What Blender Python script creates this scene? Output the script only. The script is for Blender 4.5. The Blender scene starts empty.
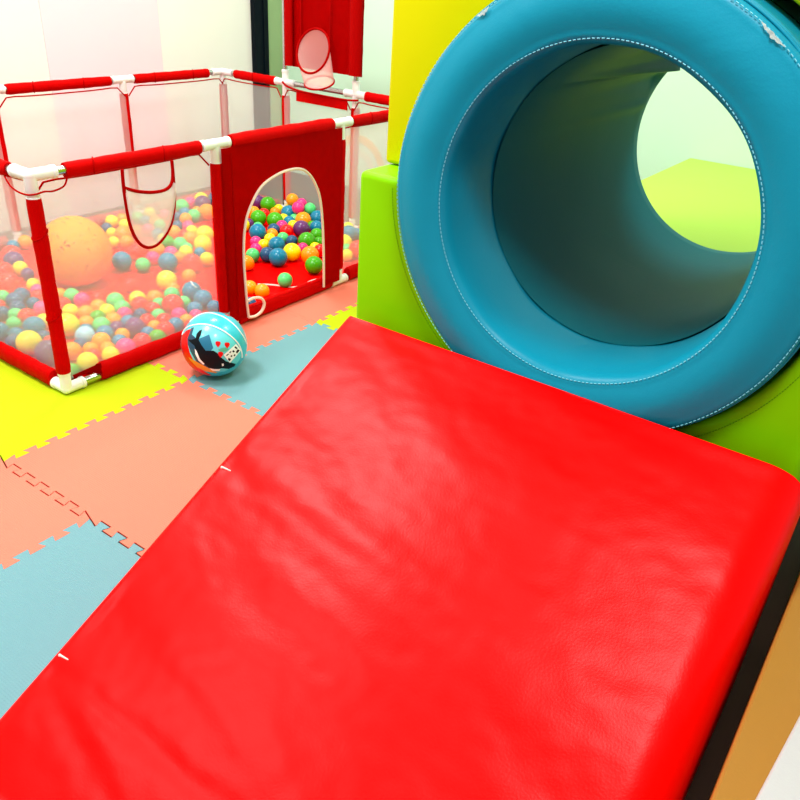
import bpy, bmesh, math, random
from mathutils import Vector, Matrix, noise
S = bpy.context.scene
COL = S.collection
R = math.radians
PI = math.pi

# ---------------------------------------------------------------- camera, world, lights, exposure
cam_d = bpy.data.cameras.new('camera')
cam = bpy.data.objects.new('camera', cam_d)
COL.objects.link(cam)
cam.location = (-1.12225, -1.98311, 1.19897)
cam.rotation_euler = (1.05843, -0.05731, -0.94539)
cam_d.sensor_width = 36.0
cam_d.lens = 772.11 / 800 * 36.0
cam_d.clip_start = 0.02
S.camera = cam

world = bpy.data.worlds.new('world')
S.world = world
world.use_nodes = True
bgn = world.node_tree.nodes['Background']
bgn.inputs[0].default_value = (0.95, 0.98, 1.0, 1)
bgn.inputs[1].default_value = 0.4

def area(name, loc, size, power, color=(1, 1, 1), target=None, sy=None):
    d = bpy.data.lights.new(name, 'AREA')
    d.shape = 'RECTANGLE'
    d.size = size
    d.size_y = sy or size
    d.energy = power
    d.color = color
    o = bpy.data.objects.new(name, d)
    COL.objects.link(o)
    o.location = loc
    if target:
        o.rotation_euler = (Vector(target) - Vector(loc)).to_track_quat('-Z', 'Y').to_euler()
    return o

area('ceiling_or_fill_light', (-0.42, 0.2, 2.66), 0.6, 50)
area('ceiling_or_fill_light', (-1.9, 0.2, 2.66), 0.6, 20)
area('ceiling_or_fill_light', (-0.62, -1.85, 2.66), 0.55, 34)
area('ceiling_or_fill_light', (2.0, -1.35, 2.66), 0.6, 24)
area('ceiling_or_fill_light', (1.4, 0.75, 2.66), 0.6, 30)  # added fill light, brightens the back of the pen and the walls

S.view_settings.view_transform = 'Standard'
S.view_settings.look = 'None'
S.view_settings.exposure = 0.35
S.view_settings.gamma = 1.0

# ---------------------------------------------------------------- materials
def srgb(r, g, b):
    def c(v):
        v /= 255.0
        return v / 12.92 if v <= 0.04045 else ((v + 0.055) / 1.055) ** 2.4
    return (c(r), c(g), c(b), 1)

def mat(name, rgb, rough=0.5, spec=0.5, noise_scale=None, bump=0.0, var=0.0, metal=0.0, coat=0.0, coat_rough=.1, sheen=0.0, stretch=None, detail=3, sss=0):
    m = bpy.data.materials.new(name)
    m.use_nodes = True
    nt = m.node_tree
    p = nt.nodes['Principled BSDF']
    col = srgb(*rgb)
    p.inputs['Base Color'].default_value = col
    p.inputs['Roughness'].default_value = rough
    p.inputs['Specular IOR Level'].default_value = spec
    p.inputs['Metallic'].default_value = metal
    p.inputs['Coat Weight'].default_value = coat
    p.inputs['Coat Roughness'].default_value = coat_rough
    p.inputs['Sheen Weight'].default_value = sheen
    if noise_scale:
        tc = nt.nodes.new('ShaderNodeTexCoord')
        n = nt.nodes.new('ShaderNodeTexNoise')
        n.inputs['Scale'].default_value = noise_scale
        n.inputs['Detail'].default_value = detail
        src = tc.outputs['Object']
        if stretch:
            mp = nt.nodes.new('ShaderNodeMapping')
            mp.inputs['Scale'].default_value = stretch
            nt.links.new(src, mp.inputs[0])
            src = mp.outputs[0]
        nt.links.new(src, n.inputs['Vector'])
        if bump:
            b = nt.nodes.new('ShaderNodeBump')
            b.inputs['Strength'].default_value = bump
            b.inputs['Distance'].default_value = 0.01
            nt.links.new(n.outputs['Fac'], b.inputs['Height'])
            nt.links.new(b.outputs[0], p.inputs['Normal'])
        if var:
            rmp = nt.nodes.new('ShaderNodeMix')
            rmp.data_type = 'RGBA'
            rmp.inputs[6].default_value = tuple(max(0, c * (1 - var)) for c in col[:3]) + (1,)
            rmp.inputs[7].default_value = tuple(min(1, c * (1 + var)) for c in col[:3]) + (1,)
            nt.links.new(n.outputs['Fac'], rmp.inputs[0])
            nt.links.new(rmp.outputs[2], p.inputs['Base Color'])
    return m

def foam(name, rgb):
    """EVA foam: fine woven ribs pressed into the surface."""
    m = mat(name, rgb, rough=0.75, spec=0.2)
    nt = m.node_tree
    p = nt.nodes['Principled BSDF']
    tc = nt.nodes.new('ShaderNodeTexCoord')
    w = nt.nodes.new('ShaderNodeTexWave')
    w.inputs['Scale'].default_value = 55
    w.inputs['Distortion'].default_value = 0.6
    w.bands_direction = 'X'
    w2 = nt.nodes.new('ShaderNodeTexWave')
    w2.inputs['Scale'].default_value = 55
    w2.bands_direction = 'Y'
    nt.links.new(tc.outputs['Object'], w.inputs[0])
    nt.links.new(tc.outputs['Object'], w2.inputs[0])
    mx = nt.nodes.new('ShaderNodeMath')
    mx.operation = 'MULTIPLY'
    nt.links.new(w.outputs['Fac'], mx.inputs[0])
    nt.links.new(w2.outputs['Fac'], mx.inputs[1])
    b = nt.nodes.new('ShaderNodeBump')
    b.inputs['Strength'].default_value = 0.35
    b.inputs['Distance'].default_value = 0.002
    nt.links.new(mx.outputs[0], b.inputs['Height'])
    nt.links.new(b.outputs[0], p.inputs['Normal'])
    return m

def vinyl(name, rgb, rough=0.38, spec=0.45, wr=0.25, wscale=5.0, stretch=None):
    """Artificial leather: fine grain plus soft wrinkles."""
    m = mat(name, rgb, rough=rough, spec=spec)
    nt = m.node_tree
    p = nt.nodes['Principled BSDF']
    tc = nt.nodes.new('ShaderNodeTexCoord')
    n1 = nt.nodes.new('ShaderNodeTexNoise')
    n1.inputs['Scale'].default_value = 260
    n1.inputs['Detail'].default_value = 2
    n2 = nt.nodes.new('ShaderNodeTexNoise')
    n2.inputs['Scale'].default_value = wscale
    n2.inputs['Detail'].default_value = 4
    n2.inputs['Distortion'].default_value = 0.6
    nt.links.new(tc.outputs['Object'], n1.inputs['Vector'])
    if stretch:
        mp = nt.nodes.new('ShaderNodeMapping')
        mp.inputs['Scale'].default_value = stretch[0]
        mp.inputs['Rotation'].default_value = stretch[1]
        nt.links.new(tc.outputs['Object'], mp.inputs[0])
        nt.links.new(mp.outputs[0], n2.inputs['Vector'])
    else:
        nt.links.new(tc.outputs['Object'], n2.inputs['Vector'])
    b1 = nt.nodes.new('ShaderNodeBump')
    b1.inputs['Strength'].default_value = 0.12
    b1.inputs['Distance'].default_value = 0.002
    b2 = nt.nodes.new('ShaderNodeBump')
    b2.inputs['Strength'].default_value = wr
    b2.inputs['Distance'].default_value = 0.03
    nt.links.new(n2.outputs['Fac'], b2.inputs['Height'])
    nt.links.new(n1.outputs['Fac'], b1.inputs['Height'])
    nt.links.new(b2.outputs[0], b1.inputs['Normal'])
    nt.links.new(b1.outputs[0], p.inputs['Normal'])
    return m

def net(name, rgb, opacity):
    m = bpy.data.materials.new(name)
    m.use_nodes = True
    nt = m.node_tree
    for n in list(nt.nodes):
        nt.nodes.remove(n)
    out = nt.nodes.new('ShaderNodeOutputMaterial')
    mix = nt.nodes.new('ShaderNodeMixShader')
    tr = nt.nodes.new('ShaderNodeBsdfTransparent')
    add = nt.nodes.new('ShaderNodeMixShader')
    df = nt.nodes.new('ShaderNodeBsdfDiffuse')
    tl = nt.nodes.new('ShaderNodeBsdfTranslucent')
    for n in (df, tl):
        n.inputs[0].default_value = srgb(*rgb)
    add.inputs[0].default_value = 0.4
    nt.links.new(df.outputs[0], add.inputs[1])
    nt.links.new(tl.outputs[0], add.inputs[2])
    mix.inputs[0].default_value = opacity
    nt.links.new(tr.outputs[0], mix.inputs[1])
    nt.links.new(add.outputs[0], mix.inputs[2])
    nt.links.new(mix.outputs[0], out.inputs[0])
    return m

M_WALL = mat('wall_paint', (236, 234, 224), .8, .2, 3, 0.05, .02)
M_PINK = mat('pink_wall_paint', (242, 216, 222), .8, .2)
M_MINT = mat('mint_wall_paint', (206, 243, 216), .8, .2, 3, 0.05, .02)
M_DARKFRAME = mat('dark_metal_frame', (2, 12, 20), .6, .1)
M_SILL = mat('green_grey_panel', (145, 172, 120), .5, .3)
M_CEIL = mat('ceiling_paint', (246, 246, 242), .9, .1)
M_FLOOR = mat('floor_laminate', (62, 38, 28), .5, .3, 12, .05, .15)
M_FY = foam('yellow_foam', (180, 201, 0))
M_FO = foam('salmon_foam', (238, 122, 100))
M_FB = foam('pale_blue_foam', (108, 154, 162))
M_RED = vinyl('red_vinyl', (255, 0, 0), .33, .105, .0, 4.0)
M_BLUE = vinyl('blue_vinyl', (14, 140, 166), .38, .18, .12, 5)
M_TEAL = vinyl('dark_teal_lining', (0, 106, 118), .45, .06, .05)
M_GREEN = vinyl('green_vinyl', (130, 206, 0), .4, .08, .08)
M_YELLOW = vinyl('yellow_vinyl', (208, 206, 0), .42, .06, .06)
M_LIME = vinyl('lime_vinyl', (172, 212, 72), .45, .15, .06)
M_TAN = vinyl('tan_vinyl', (160, 112, 44), .35, .3, .05)
M_WHITE = vinyl('white_vinyl', (185, 185, 183), .4, .3, .05)
M_THREAD = mat('pale_thread', (120, 205, 220), .7, .2)
M_THREADG = mat('green_thread', (90, 160, 0), .7, .2)
M_WORN = mat('worn_white_backing', (215, 225, 220), .8, .2, 60, .4, .1)
M_FAB = mat('red_nylon', (188, 0, 0), .6, .03, 30, .25, .12)
M_FABD = mat('dark_red_trim', (160, 0, 0), .6, .03)
M_FABF = mat('red_floor_cloth', (235, 0, 0), .6, .03, 9, .5, .05)
M_FIT = mat('white_plastic_fitting', (235, 238, 236), .35, .5)
M_STEEL = mat('steel_tube', (190, 195, 195), .25, .5, metal=1.0)
M_NET = net('white_net', (255, 253, 252), .32)
M_NETP = net('dense_white_net', (245, 242, 240), .62)
M_NETR = net('pink_tinted_net', (255, 205, 200), .6)
M_PIPE = mat('white_piping', (240, 215, 205), .6, .3)
M_FLAP = net('sheer_red_cloth', (235, 40, 40), .75)
M_PEACH = mat('peach_decal', (246, 192, 120), .8, .2)
M_PEACH2 = mat('cream_decal', (232, 226, 200), .8, .2)
BC = dict(y=(243, 226, 0), o=(250, 150, 0), p=(245, 45, 130), b=(0, 124, 160), g=(66, 172, 0), m=(85, 218, 120),
          r=(240, 0, 0), v=(100, 44, 108), n=(30, 82, 124), l=(150, 205, 220))
BNAME = dict(y='yellow', o='orange', p='pink', b='blue', g='green', m='mint', r='red', v='purple', n='navy', l='pale_blue')
M_BALL = {k: mat(BNAME[k] + '_ball_plastic', v, .3, .35, coat=.12, coat_rough=.12) for k, v in BC.items()}

# ---------------------------------------------------------------- helpers
def tag(o, label=None, cat=None, group=None, kind=None):
    if label: o['label'] = label
    if cat: o['category'] = cat
    if group: o['group'] = group
    if kind: o['kind'] = kind
    return o

def obj(name, bm, m, parent=None, smooth=True, sharp=40, recalc=True):
    if recalc:
        bmesh.ops.recalc_face_normals(bm, faces=bm.faces)
    me = bpy.data.meshes.new(name)
    bm.to_mesh(me)
    bm.free()
    me.materials.append(m)
    for p in me.polygons:
        p.use_smooth = smooth
    if smooth and sharp:
        me.set_sharp_from_angle(angle=R(sharp))
    o = bpy.data.objects.new(name, me)
    COL.objects.link(o)
    if parent:
        o.parent = parent
    return o

def empty(name, label, cat, group=None, loc=(0, 0, 0)):
    o = bpy.data.objects.new(name, None)
    COL.objects.link(o)
    o.location = loc
    o.empty_display_size = .05
    return tag(o, label, cat, group)

def box(bm, x0, x1, y0, y1, z0, z1, bev=0.0, seg=3):
    r = bmesh.ops.create_cube(bm, size=1.0)
    vs = r['verts']
    for v in vs:
        v.co = Vector(((x0 + x1) / 2 + v.co.x * (x1 - x0), (y0 + y1) / 2 + v.co.y * (y1 - y0), (z0 + z1) / 2 + v.co.z * (z1 - z0)))
    if bev:
        es = list({e for v in vs for e in v.link_edges})
        bmesh.ops.bevel(bm, geom=es, offset=bev, segments=seg, profile=.5, affect='EDGES')

def tube(bm, pts, r, seg=12, caps=True, flat=None, rfun=None):
    """swept tube; flat=(rw, rh): elliptical section (horizontal, vertical) half sizes"""
    pts = [Vector(p) for p in pts]
    rings = []
    n = len(pts)
    prev = None
    for i, p in enumerate(pts):
        t = (pts[min(i + 1, n - 1)] - pts[max(i - 1, 0)]).normalized()
        if prev is None:
            up = Vector((0, 0, 1)) if abs(t.z) < .9 else Vector((0, 1, 0))
            a = t.cross(up).normalized()
        else:
            a = (prev - t * prev.dot(t)).normalized()
        prev = a
        b = a.cross(t).normalized()
        k = rfun(i / (n - 1)) if rfun else 1
        ra, rb = flat if flat else (r, r)
        rings.append([bm.verts.new(p + a * math.cos(2 * PI * j / seg) * ra * k + b * math.sin(2 * PI * j / seg) * rb * k) for j in range(seg)])
    for i in range(n - 1):
        for j in range(seg):
            bm.faces.new((rings[i][j], rings[i][(j + 1) % seg], rings[i + 1][(j + 1) % seg], rings[i + 1][j]))
    if caps:
        bm.faces.new(rings[0][::-1])
        bm.faces.new(rings[-1])

def loop_tube(bm, pts, r, seg=8):
    pts = [Vector(p) for p in pts]
    n = len(pts)
    c = sum(pts, Vector()) / n
    rings = []
    for i, p in enumerate(pts):
        t = (pts[(i + 1) % n] - pts[i - 1]).normalized()
        a = (p - c).normalized()
        a = (a - t * a.dot(t)).normalized()
        b = a.cross(t)
        rings.append([bm.verts.new(p + a * math.cos(2 * PI * j / seg) * r + b * math.sin(2 * PI * j / seg) * r) for j in range(seg)])
    for i in range(n):
        q = rings[(i + 1) % n]
        for j in range(seg):
            bm.faces.new((rings[i][j], rings[i][(j + 1) % seg], q[(j + 1) % seg], q[j]))

def smooth_curve(pts, n=8):
    """Catmull-Rom through the points"""
    P = [Vector(p) for p in pts]
    out = []
    for i in range(len(P) - 1):
        p0, p1, p2, p3 = P[max(i - 1, 0)], P[i], P[i + 1], P[min(i + 2, len(P) - 1)]
        for k in range(n):
            t = k / n
            out.append(.5 * ((2 * p1) + (p2 - p0) * t + (2 * p0 - 5 * p1 + 4 * p2 - p3) * t * t + (3 * p1 - p0 - 3 * p2 + p3) * t ** 3))
    out.append(P[-1])
    return out

# ---------------------------------------------------------------- the room
XW, YW, FZ, CZ = 2.657, 1.60, -0.012, 2.7
def struct(name, bm, m, **k):
    return tag(obj(name, bm, m, smooth=False, **k), kind='structure')
bm = bmesh.new(); box(bm, -3.2, XW + .1, -4.2, YW + .1, FZ - .05, FZ); struct('floor', bm, M_FLOOR)
bm = bmesh.new(); box(bm, XW, XW + .1, -4.2, YW + .1, FZ, CZ); struct('wall_right', bm, M_MINT)
bm = bmesh.new(); box(bm, -3.2, XW, YW, YW + .1, FZ, CZ); struct('wall_back', bm, M_WALL)
bm = bmesh.new(); box(bm, -3.2, XW + .1, -4.2, YW + .1, CZ, CZ + .05); struct('ceiling', bm, M_CEIL)
bm = bmesh.new(); box(bm, 1.09, 1.745, YW - .004, YW, FZ, CZ); tag(struct('wall_pink_stripe', bm, M_PINK), 'broad pale pink painted stripe on the cream wall')
bm = bmesh.new(); box(bm, 2.399, 2.511, YW - .03, YW, FZ, CZ)
box(bm, 2.468, 2.48, YW - .037, YW - .03, FZ, CZ); tag(struct('trim_1', bm, M_DARKFRAME), 'dark metal upright frame by the room corner')
bm = bmesh.new(); box(bm, 2.511, 2.642, YW - .02, YW, FZ, CZ); tag(struct('trim_2', bm, M_SILL), 'green grey upright panel beside the dark frame')
bm = bmesh.new(); box(bm, 2.642, 2.657, YW - .024, YW, FZ, CZ); tag(struct('trim_3', bm, M_MINT), 'pale mint corner strip')

# ---------------------------------------------------------------- jigsaw foam tiles
JX, T, JY, J3 = -0.3185, 0.6212, -0.1957, -0.56842
PITCH = T / 10
AMP = 0.0105
def teeth(lo, hi, phase, still=()):
    """(position, offset) pairs of a dovetailed edge from lo to hi; no tooth next to a corner"""
    out = [(lo, 0.0)]
    h = PITCH / 2
    k0 = math.floor((lo - phase) / h) - 1
    for k in range(k0, k0 + 60):
        a = phase + k * h
        if not (lo + .4 * h < a < hi - .4 * h):
            continue
        if any(abs(a - q) < .4 * h for q in still):
            out.append((a, 0.0))
            continue
        sg = -1 if k % 2 == 0 else 1
        out.append((a + .13 * h, sg * AMP))
        out.append((a - .13 * h, -sg * AMP))
    out.append((hi, 0.0))
    return out
def tile(ix, x0, x1, y0, y1, m, label, dx=0.0, py=None):
    py = JY if py is None else py
    px = JX
    bm = bmesh.new()
    pts = []
    pts += [(p, y0 + o) for p, o in teeth(x0, x1, px)][:-1]
    st = [JY + q * T for q in range(-4, 4)] + [J3 + q * T for q in range(-4, 4)]
    pts += [(x1 + o, p) for p, o in teeth(y0, y1, JY, st if ix < 0 else ())][:-1]
    pts += [(p, y1 + o) for p, o in teeth(x0, x1, px)][::-1][:-1]
    pts += [(x0 + o, p) for p, o in teeth(y0, y1, JY, st if ix == 0 else ())][::-1][:-1]
    cx, cy = (x0 + x1) / 2, (y0 + y1) / 2
    g = .0004
    vs = [bm.verts.new((x + dx - g * (1 if x > cx else -1) - cx, y - g * (1 if y > cy else -1) - cy, FZ)) for x, y in pts]
    f = bm.faces.new(vs)
    r = bmesh.ops.extrude_face_region(bm, geom=[f])
    for v in r['geom']:
        if isinstance(v, bmesh.types.BMVert):
            v.co.z = 0.0
    o = obj('foam_floor_tile', bm, m, smooth=False)
    o.location = (cx, cy, 0)
    tag(o, label, 'foam tile', 'interlocking foam floor tiles')
for ix, iy, off, m, lb in [
    (-1, 0, J3, M_FO, 'salmon foam tile at the left picture edge, behind the pale blue tile with loose joint'),
    (-1, -1, J3, M_FB, 'pale blue foam tile nearest the camera, left of the red ramp'),
    (-1, 1, J3, M_FY, 'yellow foam tile outside the left side of the playpen'),
    (0, 0, JY, M_FY, 'large yellow foam tile under the near corner of the playpen'),
    (0, -1, JY, M_FO, 'large salmon foam tile in the middle, between the playpen and the red ramp'),
    (0, 1, JY, M_FY, 'yellow foam tile under the left side of the playpen'),
    (1, 0, JY, M_FO, 'salmon foam tile under the playpen door and the printed ball'),
    (1, -1, JY, M_FB, 'pale blue foam tile beside the printed ball and the ramp'),
    (2, -1, JY, M_FY, 'yellow foam tile at the upper corner of the red ramp'),
    (2, 0, JY, M_FO, 'salmon foam tile under the right end of the playpen front'),
    (0, -2, JY, M_FB, 'pale blue foam tile under the red ramp'),
    (-1, -2, J3, M_FO, 'salmon foam tile under the foot of the red ramp'),
    (1, -2, JY, M_FO, 'salmon foam tile under the green block'),
]:
    x0 = JX + ix * T
    y0 = off + iy * T
    tile(ix, x0, x0 + T, y0, y0 + T, m, lb, dx=-.0035 if ix == -1 else 0.0)

# ---------------------------------------------------------------- red ramp
XR, YA, HR, AN, WR = .16826, -.9575, .4985, .45743, 1.0001
def ramp():
    root = empty('padded_ramp', 'glossy red vinyl padded ramp sloping down from the blue tunnel', 'ramp', loc=(XR - .5, YA - WR / 2, 0))
    bm = bmesh.new()
    ca, sa = math.cos(AN), math.sin(AN)
    Ls = HR / sa
    nu, nv = 150, 140
    rs, rt = .075, .012
    def crease(s, w, a, b, wid, dep, tl=.15):
        ax, ay = a; bx, by = b
        dx, dy = bx - ax, by - ay
        L2 = dx * dx + dy * dy
        t = ((s - ax) * dx + (w - ay) * dy) / L2
        tc = max(0, min(1, t))
        d = math.hypot(s - ax - tc * dx, w - ay - tc * dy)
        return -dep * math.exp(-(d / wid) ** 2) * (1 - .5 * tc)
    grid = []
    for i in range(nu + 1):
        row = []
        u = i / nu
        s = Ls * u
        for j in range(nv + 1):
            w = WR * j / nv
            h = 0.0
            dl, dr = w, WR - w
            for d, r_ in ((dl, .010), (dr, rs)):
                if d < r_:
                    h -= (r_ - math.sqrt(max(0, r_ * r_ - (r_ - d) ** 2))) * .8
            if s < rt:
                h -= (rt - math.sqrt(max(0, rt * rt - (rt - s) ** 2))) * .9
            fade = min(1, dl / .03) * min(1, dr / .06) * min(1, s / .05) * min(1, (Ls - s) / .1)
            q = Vector((s, w, 0))
            d = 0
            d += crease(s, w, (.46, .03), (.53, .62), .022, .0030)
            d += crease(s, w, (.50, .10), (.60, .55), .03, .002)
            d += crease(s, w, (.40, .30), (.47, .75), .03, .003)
            d += crease(s, w, (.93, .02), (.93, .5), .02, .004)
            d += crease(s, w, (.95, .02), (1.03, .30), .02, .004)
            d += crease(s, w, (.80, .02), (.88, .5), .035, .003)
            d += crease(s, w, (.55, .85), (.50, 1.0), .022, .0014)
            d += crease(s, w, (.47, .82), (.44, 1.0), .022, .0012)
            qq = Vector((s * 5.2 - w * 1.2, w * 1.9 + s * .5, .3))
            d += .0065 * (noise.noise(qq))
            d += .0020 * noise.noise(Vector((s * 15 - w * 5, w * 6 + s * 2, 2.7)))
            d += .0007 * noise.noise(Vector((s * 40, w * 26, 5.1)))
            h += d * fade
            x = XR - s * ca - h * sa * 1.0
            z = HR - s * sa + h * ca
            z = max(z, 0.004 + .0 * u)
            row.append(bm.verts.new((min(x, XR), YA - w, z)))
        grid.append(row)
    for i in range(nu):
        for j in range(nv):
            bm.faces.new((grid[i][j], grid[i][j + 1], grid[i + 1][j + 1], grid[i + 1][j]))
    # skirt to the ground
    def skirt(line):
        low = [bm.verts.new((v.co.x, v.co.y, 0.0)) for v in line]
        for i in range(len(line) - 1):
            bm.faces.new((line[i], line[i + 1], low[i + 1], low[i]))
        return low
    a = skirt([r_[0] for r_ in grid]); b = skirt([r_[-1] for r_ in grid]); c = skirt(grid[0]); d = skirt(grid[-1])
    bmesh.ops.remove_doubles(bm, verts=bm.verts, dist=1e-5)
    bm.transform(Matrix.Translation((-root.location.x, -root.location.y, 0)))
    obj('padded_surface', bm, M_RED, root, sharp=60)
    # small pinched seam tufts on the left edge
    for s in (.468, .912):
        bm = bmesh.new()
        p = Vector((XR - s * ca, YA - .018, HR - s * sa + .001))
        q = p + Vector((.004, -.018, -.001))
        tube(bm, [p + Vector((0, .004, 0)), p + Vector((0, 0, .0015)), q], .003, 6, rfun=lambda t: 1 - .6 * t)
        bm.transform(Matrix.Translation((-root.location.x, -root.location.y, 0)))
        obj('seam_tuft', bm, M_PIPE, root)
    return root
ramp()

# ---------------------------------------------------------------- soft play blocks
XG, RO, RI, LT, YC, ZC = .1723, .4110, .2915, 1.0883, -1.4720, .8150
YL = -.936
YRR = -1.935

def lathe_x(bm, prof, nseg=160, rad=None):
    """revolve (x, r) profile about the tunnel axis; rad(x, r, ang) may change r"""
    rings = []
    for k in range(nseg):
        a = 2 * PI * k / nseg
        rings.append([])
        for (x, r) in prof:
            rr = rad(x, r, a) if rad else r
            rings[-1].append(bm.verts.new((x, rr * math.cos(a), rr * math.sin(a))))
    for k in range(nseg):
        A, B = rings[k], rings[(k + 1) % nseg]
        for i in range(len(prof) - 1):
            bm.faces.new((A[i], A[i + 1], B[i + 1], B[i]))
    return rings

def tunnel():
    root = empty('crawl_tunnel', 'round blue vinyl padded crawl tunnel held between green and yellow blocks', 'tunnel', loc=(XG, YC, ZC))
    # front cushion ring
    bm = bmesh.new()
    prof = [(.21, RI + .0035), (.18, RI + .0015), (.10, RI), (.035, RI), (.018, RI + .002), (.007, RI + .008), (.003, RI + .016)]
    n = 12
    for i in range(n + 1):
        t = i / n
        prof.append((.003 - .009 * math.sin(PI * t), RI + .018 + (RO - RI - .034) * t))
    prof += [(.004, RO - .010), (.010, RO - .003), (.020, RO), (.06, RO + .001), (.10, RO), (.20, RO - .001)]
    lathe_x(bm, prof, 200, rad=lambda x, r, a: r + .0012 * math.sin(5 * a + 1) + .0008 * math.sin(11 * a))
    obj('front_ring_cushion', bm, M_BLUE, root, sharp=0)
    # tube body with gathered folds near the far end
    bm = bmesh.new()
    def ri(x, r, a):
        if r > RI + .03:
            return r
        t = max(0, min(1, (x - .25) / (LT - .25)))
        d = 0
        for ac, w, dep in ((R(40), .040, .034), (R(52), .10, -.014), (R(29), .08, -.014), (R(15), .05, .008), (R(70), .06, .006)):
            da = (a - ac + PI) % (2 * PI) - PI
            d += dep * math.exp(-(da / w) ** 2)
        t2 = 1 if x > LT - .02 else t
        return r + .0085 * t2 - d * t2 ** 1.6 * (1 if x < LT else 0)
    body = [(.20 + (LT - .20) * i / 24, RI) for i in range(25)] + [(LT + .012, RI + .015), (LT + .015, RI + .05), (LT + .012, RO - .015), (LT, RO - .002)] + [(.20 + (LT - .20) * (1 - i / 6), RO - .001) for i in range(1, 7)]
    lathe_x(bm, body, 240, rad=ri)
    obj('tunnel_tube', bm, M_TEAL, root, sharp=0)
    for xx in (.024, .040, .048):
        bm = bmesh.new()
        pts = [(xx, (RO + .001) * math.cos(2 * PI * k / 160), (RO + .001) * math.sin(2 * PI * k / 160)) for k in range(160)]
        loop_tube(bm, pts, .0026, 6)
        obj('seam_piping', bm, M_BLUE, root, sharp=0)
    # stitching : dashed thread round the inner and the outer edge
    for rad_, xx, nn in ((RI + .0105, .0045, 230), (RO - .0055, .0052, 300)):
        bm = bmesh.new()
        for k in range(nn):
            a0 = 2 * PI * k / nn; a1 = a0 + 2 * PI / nn * .6
            p = [Vector((xx - .001, rad_ * math.cos(a), rad_ * math.sin(a))) for a in (a0, (a0 + a1) / 2, a1)]
            tube(bm, p, .0009, 4)
        obj('stitching', bm, M_THREAD, root)
    # worn seam spots
    for (a0, a1, wd) in ((R(122), R(129), .006), (R(51), R(55), .008)):
        bm = bmesh.new()
        N = 14
        up, lo = [], []
        random.seed(4)
        for k in range(N + 1):
            a = a0 + (a1 - a0) * k / N
            e = math.sin(PI * k / N)
            for L, rr in ((up, RO - .004 - random.random() * .002), (lo, RO - .006 - wd * e * (.5 + .5 * random.random()))):
                L.append(bm.verts.new((.0035 - .003 * (RO - rr) / .01, rr * math.cos(a), rr * math.sin(a))))
        for k in range(N):
            bm.faces.new((up[k], up[k + 1], lo[k + 1], lo[k]))
        bmesh.ops.solidify(bm, geom=bm.faces[:], thickness=.0015)
        tag(obj('worn_seam', bm, M_WORN, root, smooth=False), 'pale worn patch on the ring seam')
    return root
tunnel()

def block(name, poly, x0, x1, m, label, cat, bev=.014, group='soft play blocks'):
    """poly in (y, z), extruded along x and softly bevelled"""
    cy = sum(p[0] for p in poly) / len(poly)
    bm = bmesh.new()
    vs = [bm.verts.new((x0, y, z)) for y, z in poly]
    f = bm.faces.new(vs)
    r = bmesh.ops.extrude_face_region(bm, geom=[f])
    for v in r['geom']:
        if isinstance(v, bmesh.types.BMVert):
            v.co.x = x1
    bmesh.ops.recalc_face_normals(bm, faces=bm.faces)
    es = [e for e in bm.edges if len(e.link_faces) == 2 and e.calc_face_angle(0) > R(25)]
    bmesh.ops.bevel(bm, geom=es, offset=bev, segments=4, profile=.5, affect='EDGES')
    big = [f for f in bm.faces if len(f.verts) > 6]
    bmesh.ops.triangulate(bm, faces=big)
    z0 = min(v.co.z for v in bm.verts)
    bm.transform(Matrix.Translation((-(x0 + x1) / 2, -cy, -z0)))
    o = obj(name, bm, m, smooth=True, sharp=25)
    o.location = ((x0 + x1) / 2, cy, z0)
    tag(o, label, cat, group)
    return o
GX = .2133
ZT = .810
RC = RO + .012
arc = [(YC + RC * math.cos(PI - PI * k / 48 + PI), ZC + RC * math.sin(-PI * k / 48 + 0)) for k in range(0)]
low = [(YC + RC * math.cos(-PI + PI * k / 56), ZC + RC * math.sin(-PI + PI * k / 56)) for k in range(57)]
low = [(y, min(z, ZT)) for y, z in low]
gpoly = [(YRR, 0), (YRR, ZT)] + low + [(YL, ZT), (YL, 0)]
gb = block('green_cradle_block', gpoly, GX, 1.16, M_GREEN, 'lime green padded block cradling the lower half of the tunnel', 'soft play block')
# seam line on its front following the cut
bm = bmesh.new()
nn = 240
for k in range(nn):
    a0 = -PI + PI * k / nn; a1 = a0 + PI / nn * .6
    rr = RC + .022
    p = [Vector((GX - .0004 - gb.location.x, YC + rr * math.cos(a) - gb.location.y, min(ZC + rr * math.sin(a), ZT - .02))) for a in (a0, a1)]
    if p[0].z < ZT - .021:
        tube(bm, p, .0008, 4)
obj('stitching', bm, M_THREADG, gb)
RC2 = RO + .022
YB = ZT + .002
up = [(YC + RC2 * math.cos(PI * k / 56), ZC + RC2 * math.sin(PI * k / 56)) for k in range(57)]
up = [(y, max(z, YB)) for y, z in up]
YT = 1.42
ypoly = [(YL, YB), (YL, YT), (YRR, YT), (YRR, YB)] + up[::-1]
block('yellow_arch_block', ypoly, .306, 1.12, M_YELLOW, 'yellow padded arch block over the tunnel, stacked on the green block', 'soft play block', bev=.01)
# platform seen through the tunnel
bm = bmesh.new()
box(bm, 1.29, XW - .004, YRR, -.959, 0, .505, .012)
bm.transform(Matrix.Translation((-1.97, -YC, 0)))
o = obj('lime_platform_block', bm, M_LIME, sharp=25); o.location = (1.97, YC, 0)
tag(o, 'pale lime padded platform seen through the far end of the tunnel', 'soft play block', 'soft play blocks')
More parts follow.
